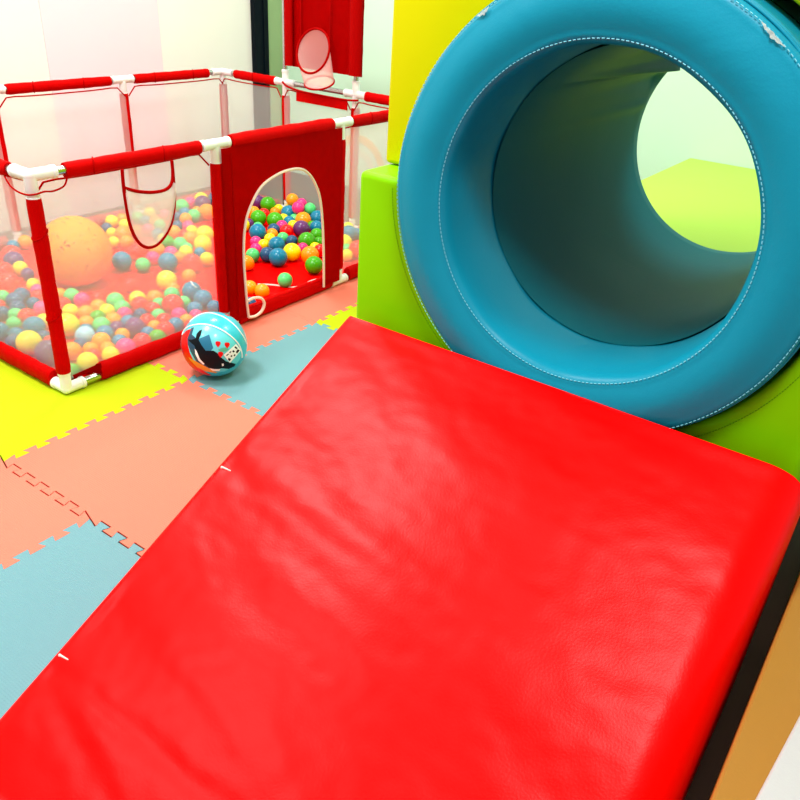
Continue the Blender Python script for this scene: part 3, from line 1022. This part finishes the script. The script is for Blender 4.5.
# ---------------------------------------------------------------- play balls, one object each
BALLS = [
(0.643,1.2671,0.0311,0.0311,'o','only orange play ball left of and behind the near corner post'),
(0.5862,1.2688,0.026,0.026,'b','second blue play ball from the left left of and behind the near corner post'),
(0.4981,1.1266,0.041,0.041,'r','fourth red play ball from the left left of and behind the near corner post'),
(0.4634,1.0523,0.041,0.041,'v','leftmost purple play ball left of and behind the near corner post, below a red one'),
(0.3826,0.9874,0.0363,0.0363,'r','second red play ball from the left left of and behind the near corner post'),
(0.3185,0.844,0.041,0.041,'r','third red play ball from the left left of and behind the near corner post'),
(0.4488,0.9832,0.0305,0.0305,'y','leftmost yellow play ball left of and behind the near corner post'),
(0.3883,0.7927,0.0274,0.0274,'y','third yellow play ball from the left left of and behind the near corner post'),
(0.3652,0.7293,0.0269,0.0269,'p','left one of the two pink play balls left of and behind the near corner post'),
(0.246,0.7666,0.026,0.026,'m','leftmost mint green play ball left of and behind the near corner post'),
(0.296,0.7227,0.0301,0.0301,'n','fifth navy blue play ball from the left left of and behind the near corner post'),
(0.4402,0.9182,0.026,0.026,'v','second purple play ball from the left left of and behind the near corner post'),
(0.2468,0.6831,0.0331,0.0331,'n','third navy blue play ball from the left left of and behind the near corner post'),
(0.285,0.6275,0.026,0.026,'n','sixth navy blue play ball from the left left of and behind the near corner post'),
(0.2198,0.6244,0.029,0.029,'n','fourth navy blue play ball from the left left of and behind the near corner post'),
(0.2744,0.559,0.0292,0.0292,'p','right one of the two pink play balls left of and behind the near corner post'),
(0.1966,0.5247,0.032,0.032,'r','fifth red play ball from the left left of and behind the near corner post'),
(0.1858,0.5814,0.026,0.026,'m','rightmost mint green play ball left of and behind the near corner post'),
(0.1395,0.516,0.026,0.026,'m','second mint green play ball from the left left of and behind the near corner post'),
(0.1646,0.6288,0.026,0.026,'n','leftmost navy blue play ball left of and behind the near corner post'),
(0.0729,0.4871,0.0308,0.0308,'b','leftmost blue play ball left of and behind the near corner post'),
(0.1585,0.4185,0.0378,0.0378,'b','rightmost blue play ball left of and behind the near corner post'),
(0.095,0.4263,0.0272,0.0272,'b','third blue play ball from the left left of and behind the near corner post'),
(0.0759,0.3146,0.041,0.041,'y','second yellow play ball from the left left of and behind the near corner post'),
(0.0758,0.2077,0.041,0.041,'v','rightmost purple play ball left of and behind the near corner post, below a red one'),
(0.1453,0.3454,0.026,0.026,'n','rightmost navy blue play ball left of and behind the near corner post'),
(0.1377,0.294,0.026,0.026,'r','leftmost red play ball between near corner post and hanging pocket'),
(0.223,0.4667,0.026,0.026,'y','rightmost yellow play ball left of and behind the near corner post'),
(0.3361,0.6838,0.026,0.026,'r','rightmost red play ball left of and behind the near corner post, below a pink one'),
(0.1893,0.6937,0.026,0.026,'r','leftmost red play ball left of and behind the near corner post'),
(0.0609,0.3854,0.026,0.026,'n','second navy blue play ball from the left left of and behind the near corner post'),
(0.4169,0.587,0.0304,0.0304,'m','leftmost mint green play ball between near corner post and hanging pocket'),
(0.4185,0.5257,0.0302,0.0302,'p','only pink play ball between near corner post and hanging pocket'),
(0.3998,0.6406,0.026,0.026,'o','leftmost orange play ball between near corner post and hanging pocket, above a red one'),
(0.3581,0.5512,0.026,0.026,'r','second red play ball from the left between near corner post and hanging pocket'),
(0.4725,0.5086,0.0266,0.0266,'r','rightmost red play ball between near corner post and hanging pocket, above an orange one'),
(0.3291,0.4657,0.0292,0.0292,'y','second yellow play ball from the left between near corner post and hanging pocket'),
(0.2389,0.3469,0.041,0.041,'y','leftmost yellow play ball between near corner post and hanging pocket'),
(0.3585,0.4153,0.0291,0.0291,'o','third orange play ball from the left between near corner post and hanging pocket'),
(0.4205,0.4307,0.0295,0.0295,'o','sixth orange play ball from the left between near corner post and hanging pocket'),
(0.4166,0.372,0.0294,0.0294,'y','fourth yellow play ball from the left between near corner post and hanging pocket'),
(0.3623,0.3512,0.0288,0.0288,'g','right one of the two green play balls between near corner post and hanging pocket'),
(0.4912,0.424,0.0338,0.0338,'m','rightmost mint green play ball between near corner post and hanging pocket, above a yellow one'),
(0.4751,0.3626,0.0298,0.0298,'m','leftmost mint green play ball on the pen floor below the net pocket'),
(0.4424,0.3044,0.0292,0.0292,'p','leftmost pink play ball on the pen floor below the net pocket'),
(0.3858,0.2921,0.0287,0.0287,'o','rightmost orange play ball between near corner post and hanging pocket, above a purple one'),
(0.3064,0.339,0.0283,0.0283,'o','fourth orange play ball from the left between near corner post and hanging pocket'),
(0.327,0.2804,0.0314,0.0314,'m','second mint green play ball from the left between near corner post and hanging pocket'),
(0.2708,0.2901,0.026,0.026,'b','leftmost blue play ball between near corner post and hanging pocket, above a pale blue one'),
(0.2356,0.2426,0.0338,0.0338,'l','only pale blue play ball between near corner post and hanging pocket, below a blue one'),
(0.1907,0.2043,0.026,0.026,'n','left one of the two navy blue play balls between near corner post and hanging pocket'),
(0.2931,0.2131,0.031,0.031,'b','second blue play ball from the left between near corner post and hanging pocket'),
(0.2476,0.1699,0.0319,0.0319,'o','seventh orange play ball from the left between near corner post and hanging pocket'),
(0.4097,0.2401,0.0285,0.0285,'b','second blue play ball from the left on the pen floor below the net pocket'),
(0.392,0.1794,0.035,0.035,'v','only purple play ball on the pen floor below the net pocket'),
(0.3506,0.2261,0.028,0.028,'v','only purple play ball between near corner post and hanging pocket, above an orange one'),
(0.3322,0.1721,0.026,0.026,'o','leftmost orange play ball on the pen floor below the net pocket, above a blue one'),
(0.2944,0.1365,0.026,0.026,'b','rightmost blue play ball between near corner post and hanging pocket, below an orange one'),
(0.2689,0.0684,0.0334,0.0334,'p','second pink play ball from the left on the pen floor below the net pocket'),
(0.2313,0.1142,0.0264,0.0264,'o','eighth orange play ball from the left between near corner post and hanging pocket'),
(0.2066,0.0644,0.0294,0.0294,'y','fifth yellow play ball from the left between near corner post and hanging pocket'),
(0.1924,0.1521,0.0264,0.0264,'o','fifth orange play ball from the left between near corner post and hanging pocket'),
(0.1235,0.0687,0.0337,0.0337,'y','third yellow play ball from the left between near corner post and hanging pocket'),
(0.17,0.1051,0.026,0.026,'r','third red play ball from the left between near corner post and hanging pocket'),
(0.1406,0.1771,0.0313,0.0313,'o','second orange play ball from the left between near corner post and hanging pocket'),
(0.0644,0.0671,0.026,0.026,'g','left one of the two green play balls between near corner post and hanging pocket'),
(1.0937,1.2665,0.0317,0.0317,'y','sixth yellow play ball from the left between near corner post and hanging pocket'),
(1.1548,1.2686,0.0296,0.0296,'o','leftmost orange play ball behind the hanging net pocket, above a yellow one'),
(1.1073,1.1851,0.029,0.029,'y','leftmost yellow play ball behind the hanging net pocket, below an orange one'),
(1.0244,1.2109,0.026,0.026,'n','right one of the two navy blue play balls between near corner post and hanging pocket'),
(0.9946,1.1323,0.026,0.026,'y','seventh yellow play ball from the left between near corner post and hanging pocket'),
(1.0006,1.0568,0.0372,0.0372,'o','second orange play ball from the left behind the hanging net pocket, below a yellow one'),
(0.9215,1.0182,0.026,0.026,'y','rightmost yellow play ball between near corner post and hanging pocket, left of an orange one'),
(0.9518,0.9642,0.0318,0.0318,'o','third orange play ball from the left behind the hanging net pocket'),
(0.767,0.7521,0.041,0.041,'b','leftmost blue play ball on the pen floor below the net pocket'),
(0.8889,0.8187,0.0351,0.0351,'r','second red play ball from the left on the pen floor below the net pocket'),
(0.8988,0.7176,0.0304,0.0304,'p','third pink play ball from the left on the pen floor below the net pocket'),
(0.8121,0.6739,0.0317,0.0317,'m','second mint green play ball from the left on the pen floor below the net pocket'),
(0.9686,0.7767,0.0355,0.0355,'o','fourth orange play ball from the left on the pen floor below the net pocket'),
(0.9744,0.9025,0.0272,0.0272,'r','only red play ball behind the hanging net pocket, right of an orange one'),
(1.3159,1.2615,0.0304,0.0304,'y','second yellow play ball from the left behind the hanging net pocket, above a blue one'),
(1.2268,1.2427,0.0298,0.0298,'m','left one of the two mint green play balls behind the hanging net pocket'),
(1.2471,1.1344,0.0296,0.0296,'o','fifth orange play ball from the left behind the hanging net pocket'),
(1.1417,1.0551,0.0286,0.0286,'p','left one of the two pink play balls behind the hanging net pocket'),
(1.2251,1.0729,0.0292,0.0292,'m','right one of the two mint green play balls behind the hanging net pocket'),
(1.0871,1.0717,0.0285,0.0285,'o','fourth orange play ball from the left behind the hanging net pocket'),
(1.1306,0.9711,0.0283,0.0283,'b','right one of the two blue play balls behind the hanging net pocket'),
(1.2299,1.1871,0.026,0.026,'b','left one of the two blue play balls behind the hanging net pocket'),
(1.3678,1.2102,0.026,0.026,'p','right one of the two pink play balls behind the hanging net pocket'),
(1.1037,0.9028,0.026,0.026,'y','rightmost yellow play ball behind the hanging net pocket, left of a green one'),
(1.5828,1.2656,0.0329,0.0328,'p','third pink play ball from the left between net pocket and red door panel'),
(1.6538,1.2596,0.0389,0.0387,'y','third yellow play ball from the left between net pocket and red door panel'),
(1.7708,1.27,0.0363,0.0284,'r','rightmost red play ball between net pocket and red door panel, above a blue one'),
(1.7218,1.2256,0.0379,0.0379,'b','rightmost blue play ball between net pocket and red door panel, below a red one'),
(1.6053,1.1958,0.041,0.041,'v','only purple play ball between net pocket and red door panel, below a yellow one'),
(1.5006,1.2361,0.0366,0.0366,'m','second mint green play ball from the left between net pocket and red door panel'),
(1.4414,1.1443,0.0307,0.0307,'b','leftmost blue play ball between net pocket and red door panel, above an orange one'),
(1.3828,1.1292,0.026,0.026,'n','right one of the two navy blue play balls between net pocket and red door panel'),
(1.4439,1.078,0.0328,0.0328,'m','rightmost mint green play ball between net pocket and red door panel, below an orange one'),
(1.3816,1.0695,0.0301,0.0301,'o','second orange play ball from the left between net pocket and red door panel'),
(1.5154,1.062,0.041,0.041,'o','rightmost orange play ball between net pocket and red door panel, below a purple one'),
(1.3096,0.9672,0.0293,0.0293,'p','second pink play ball from the left between net pocket and red door panel'),
(1.2867,1.0174,0.026,0.026,'n','left one of the two navy blue play balls between net pocket and red door panel'),
(1.5196,1.1436,0.026,0.026,'o','sixth orange play ball from the left between net pocket and red door panel'),
(1.2725,0.8976,0.0288,0.0288,'y','second yellow play ball from the left between net pocket and red door panel'),
(1.1934,0.9303,0.033,0.033,'o','rightmost orange play ball behind the hanging net pocket, below a navy blue one'),
(1.1864,0.8114,0.0327,0.0327,'o','fifth orange play ball from the left between net pocket and red door panel'),
(1.203,0.8699,0.0284,0.0284,'r','leftmost red play ball between net pocket and red door panel, left of an orange one'),
(1.2601,0.7917,0.041,0.041,'y','fifth yellow play ball from the left between net pocket and red door panel'),
(1.1555,0.6879,0.041,0.041,'y','fourth yellow play ball from the left between net pocket and red door panel'),
(1.078,0.8396,0.032,0.032,'g','only green play ball behind the hanging net pocket, right of a yellow one'),
(1.1027,0.7807,0.032,0.032,'m','leftmost mint green play ball between net pocket and red door panel, below a red one'),
(1.0919,0.7228,0.0272,0.0272,'m','fourth mint green play ball from the left between net pocket and red door panel'),
(0.9937,0.7141,0.031,0.031,'p','rightmost pink play ball on the pen floor below the net pocket, above a blue one'),
(1.0459,0.6762,0.0311,0.0311,'y','leftmost yellow play ball between net pocket and red door panel, below a mint green one'),
(1.0904,0.6359,0.0268,0.0268,'b','fourth blue play ball from the left between net pocket and red door panel'),
(1.0516,0.5469,0.0306,0.0306,'y','rightmost yellow play ball between net pocket and red door panel, right of a blue one'),
(0.8922,0.6099,0.041,0.041,'b','fourth blue play ball from the left on the pen floor below the net pocket'),
(0.9542,0.5305,0.041,0.041,'r','third red play ball from the left between net pocket and red door panel'),
(0.9932,0.6551,0.026,0.026,'o','leftmost orange play ball between net pocket and red door panel, left of a yellow one'),
(0.7492,0.4436,0.041,0.041,'y','right one of the two yellow play balls on the pen floor below the net pocket'),
(0.7258,0.3803,0.0278,0.0278,'o','rightmost orange play ball on the pen floor below the net pocket'),
(0.8636,0.446,0.0289,0.0289,'o','fourth orange play ball from the left between net pocket and red door panel'),
(0.6392,0.534,0.0279,0.0279,'r','leftmost red play ball on the pen floor below the net pocket, above a yellow one'),
(0.7480,0.2950,0.0375,0.0375,'b','blue play ball with a white seam line, between net pocket and red door panel'),
(0.7242,0.2042,0.0365,0.0365,'b','fifth blue play ball from the left between net pocket and red door panel'),
(0.6457,0.1614,0.0299,0.0299,'b','third blue play ball from the left between net pocket and red door panel'),
(0.715,0.1339,0.0266,0.0266,'b','sixth blue play ball from the left between net pocket and red door panel'),
(0.6786,0.3296,0.0311,0.0311,'m','rightmost mint green play ball on the pen floor below the net pocket'),
(0.6655,0.2453,0.0268,0.0268,'m','third mint green play ball from the left between net pocket and red door panel'),
(0.6011,0.2299,0.041,0.041,'r','rightmost red play ball on the pen floor below the net pocket'),
(0.5617,0.3856,0.0322,0.0322,'y','left one of the two yellow play balls on the pen floor below the net pocket'),
(0.615,0.3523,0.0307,0.0307,'o','second orange play ball from the left on the pen floor below the net pocket'),
(0.5926,0.3005,0.026,0.026,'m','fourth mint green play ball from the left on the pen floor below the net pocket'),
(0.5284,0.3291,0.0334,0.0334,'r','third red play ball from the left on the pen floor below the net pocket'),
(0.5391,0.2672,0.0296,0.0296,'r','sixth red play ball from the left on the pen floor below the net pocket'),
(0.5204,0.2135,0.0274,0.0274,'m','third mint green play ball from the left on the pen floor below the net pocket'),
(0.4836,0.2678,0.026,0.026,'n','only navy blue play ball on the pen floor below the net pocket'),
(0.4599,0.2,0.0288,0.0288,'r','fifth red play ball from the left on the pen floor below the net pocket'),
(0.5018,0.1605,0.0289,0.0289,'r','seventh red play ball from the left on the pen floor below the net pocket'),
(0.5723,0.1626,0.0292,0.0292,'p','leftmost pink play ball between net pocket and red door panel, left of an orange one'),
(0.561,0.1087,0.026,0.026,'o','third orange play ball from the left between net pocket and red door panel'),
(0.4489,0.1464,0.026,0.026,'o','third orange play ball from the left on the pen floor below the net pocket'),
(0.5073,0.1038,0.0284,0.0284,'b','rightmost blue play ball on the pen floor below the net pocket, below a pink one'),
(0.3986,0.1196,0.026,0.026,'b','third blue play ball from the left on the pen floor below the net pocket'),
(0.4499,0.0893,0.0316,0.0316,'r','eighth red play ball from the left on the pen floor below the net pocket'),
(0.395,0.0644,0.0294,0.0294,'g','only green play ball on the pen floor below the net pocket'),
(0.3341,0.0672,0.0322,0.0322,'r','fourth red play ball from the left on the pen floor below the net pocket'),
(0.6123,0.1169,0.026,0.026,'p','rightmost pink play ball between net pocket and red door panel, below a blue one'),
(0.5404,0.061,0.026,0.026,'r','second red play ball from the left between net pocket and red door panel'),
(1.8457,1.0294,0.0379,0.0379,'v','second purple play ball from the left seen through the arched doorway'),
(1.8427,0.9506,0.041,0.041,'g','second green play ball from the left seen through the arched doorway'),
(1.8577,0.8872,0.0261,0.026,'y','fourth yellow play ball from the left seen through the arched doorway'),
(1.8503,0.7801,0.0982,0.0333,'o','seventh orange play ball from the left seen through the arched doorway, above a yellow one'),
(1.856,0.8063,0.0438,0.028,'y','sixth yellow play ball from the left seen through the arched doorway, above a blue one'),
(1.8557,0.7196,0.0902,0.0281,'p','fifth pink play ball from the left seen through the arched doorway'),
(1.8013,0.6947,0.0832,0.0326,'p','fourth pink play ball from the left seen through the arched doorway'),
(1.8517,0.7046,0.0321,0.0321,'y','ninth yellow play ball from the left seen through the arched doorway, above an orange one'),
(1.8023,0.7626,0.041,0.041,'b','fourth blue play ball from the left seen through the arched doorway, below a yellow one'),
(1.8535,0.6606,0.0761,0.0303,'m','rightmost mint green play ball seen through the arched doorway, above a yellow one'),
(1.8426,0.5998,0.041,0.041,'b','rightmost blue play ball seen through the arched doorway, above a green one'),
(1.7197,0.8594,0.0312,0.0312,'r','leftmost red play ball seen through the arched doorway, right of a green one'),
(1.7086,0.921,0.0313,0.0313,'o','third orange play ball from the left seen through the arched doorway, above a green one'),
(1.8,0.8585,0.0264,0.0264,'o','sixth orange play ball from the left seen through the arched doorway'),
(1.6263,0.8071,0.041,0.041,'g','leftmost green play ball seen through the arched doorway, left of a red one'),
(1.6607,0.7245,0.041,0.041,'g','third green play ball from the left seen through the arched doorway, below an orange one'),
(1.7365,0.737,0.0283,0.0283,'y','fifth yellow play ball from the left seen through the arched doorway'),
(1.7177,0.6804,0.0303,0.0303,'b','fifth blue play ball from the left seen through the arched doorway'),
(1.7762,0.6969,0.0283,0.0283,'m','fifth mint green play ball from the left seen through the arched doorway'),
(1.7665,0.6295,0.041,0.041,'o','eighth orange play ball from the left seen through the arched doorway, below a yellow one'),
(1.5611,0.8087,0.026,0.026,'v','leftmost purple play ball seen through the arched doorway, right of a yellow one'),
(1.6909,0.629,0.0277,0.0277,'y','eighth yellow play ball from the left seen through the arched doorway'),
(1.459,0.6443,0.041,0.041,'b','leftmost blue play ball seen through the arched doorway, below a mint green one'),
(1.5616,0.6362,0.0319,0.0319,'n','third navy blue play ball from the left seen through the arched doorway'),
(1.6391,0.6561,0.03,0.03,'p','third pink play ball from the left seen through the arched doorway, above a red one'),
(1.5845,0.5732,0.0342,0.0342,'r','second red play ball from the left seen through the arched doorway, below a pink one'),
(1.65,0.5368,0.041,0.041,'v','rightmost purple play ball seen through the arched doorway, right of a yellow one'),
(1.7338,0.5113,0.035,0.035,'b','sixth blue play ball from the left seen through the arched doorway'),
(1.7623,0.5645,0.026,0.026,'g','fifth green play ball from the left seen through the arched doorway'),
(1.5123,0.6005,0.029,0.029,'o','fifth orange play ball from the left seen through the arched doorway'),
(1.4516,0.5564,0.0285,0.0285,'y','third yellow play ball from the left seen through the arched doorway, below an orange one'),
(1.5063,0.524,0.0287,0.0287,'m','third mint green play ball from the left seen through the arched doorway'),
(1.5042,0.464,0.0285,0.0285,'n','rightmost navy blue play ball seen through the arched doorway, right of a mint green one'),
(1.5289,0.3925,0.041,0.041,'g','fourth green play ball from the left seen through the arched doorway, above a pink one'),
(1.646,0.4313,0.034,0.034,'g','seventh green play ball from the left seen through the arched doorway, below a blue one'),
(1.3694,0.515,0.0279,0.0279,'y','second yellow play ball from the left seen through the arched doorway'),
(1.3736,0.5711,0.0282,0.0282,'p','leftmost pink play ball seen through the arched doorway, left of a yellow one'),
(1.3037,0.5011,0.0275,0.0275,'p','second pink play ball from the left seen through the arched doorway'),
(1.3876,0.4495,0.0393,0.0393,'b','second blue play ball from the left seen through the arched doorway'),
(1.2661,0.3266,0.041,0.041,'b','third blue play ball from the left seen through the arched doorway'),
(1.2738,0.4004,0.0336,0.0336,'n','second navy blue play ball from the left seen through the arched doorway'),
(1.3614,0.3317,0.0407,0.0407,'y','seventh yellow play ball from the left seen through the arched doorway'),
(1.4703,0.3637,0.026,0.026,'p','rightmost pink play ball seen through the arched doorway, below a green one'),
(1.5152,0.3287,0.026,0.026,'y','rightmost yellow play ball seen through the arched doorway, left of a red one'),
(1.389,0.2481,0.0405,0.0405,'o','rightmost orange play ball seen through the arched doorway, below a yellow one'),
(1.4923,0.2777,0.0301,0.0301,'r','rightmost red play ball seen through the arched doorway, right of a yellow one'),
(1.3058,0.151,0.0392,0.0392,'g','sixth green play ball from the left seen through the arched doorway, below an orange one'),
(1.2266,0.4448,0.0313,0.0313,'m','leftmost mint green play ball seen through the arched doorway, below a pink one'),
(1.1335,0.385,0.0326,0.0326,'o','leftmost orange play ball seen through the arched doorway, below a mint green one'),
(1.5902,0.3701,0.026,0.026,'g','rightmost green play ball seen through the arched doorway, above a yellow one'),
(1.1012,0.1304,0.0312,0.0312,'m','fourth mint green play ball from the left seen through the arched doorway'),
(0.9412,0.1723,0.0302,0.0302,'o','second orange play ball from the left seen through the arched doorway'),
(0.9497,0.1126,0.03,0.03,'o','fourth orange play ball from the left seen through the arched doorway'),
(0.832,0.061,0.026,0.026,'n','leftmost navy blue play ball seen through the arched doorway, below an orange one'),
(1.5507,0.7346,0.026,0.026,'m','second mint green play ball from the left seen through the arched doorway'),
(1.5033,0.7923,0.0347,0.0347,'y','leftmost yellow play ball seen through the arched doorway, left of a purple one'),
(1.8529,0.4053,0.0308,0.0308,'y','rightmost yellow play ball in the gap beside the green block, above a blue one'),
(1.7676,0.3314,0.0393,0.0393,'b','left one of the two blue play balls in the gap beside the green block'),
(1.8314,0.3297,0.026,0.026,'b','right one of the two blue play balls in the gap beside the green block'),
(1.6457,0.26,0.038,0.038,'y','leftmost yellow play ball in the gap beside the green block, above a mint green one'),
(1.6053,0.2118,0.026,0.026,'m','only mint green play ball in the gap beside the green block, above a yellow one'),
(1.5364,0.1543,0.0275,0.0275,'y','second yellow play ball from the left in the gap beside the green block'),
(1.6031,0.1466,0.041,0.041,'r','only red play ball in the gap beside the green block'),
]
protos = {}
for x, y, z, r, c, lb in BALLS:
    if c not in protos:
        bm = bmesh.new()
        bmesh.ops.create_icosphere(bm, subdivisions=4, radius=1.0)
        o = obj('play_ball', bm, M_BALL[c], sharp=0)
        protos[c] = o
    else:
        o = protos[c].copy()
        COL.objects.link(o)
    o.location = (x, y, z + .004)
    o.scale = (r, r, r)
    o.rotation_euler = (x * 37, y * 51, z * 90)
    tag(o, lb, 'play ball', 'small plastic balls in the ball pit')
    if 'white seam line' in lb:
        o.rotation_euler = (0, 0, 0)
        w = Vector((-.68, -.58, .45)).normalized()
        rt = Vector((0, 0, 1)).cross(w).normalized()
        up_ = w.cross(rt)
        pts = []
        for a, b in ((-.05, .96), (.08, .80), (.22, .62), (.40, .44), (.62, .30)):
            pts.append((rt * a + up_ * b + w * math.sqrt(max(0, 1 - a * a - b * b))) * 1.01)
        bm = bmesh.new()
        tube(bm, smooth_curve(pts, 4), .075, 6)
        obj('white_seam_line', bm, M_FIT, o)
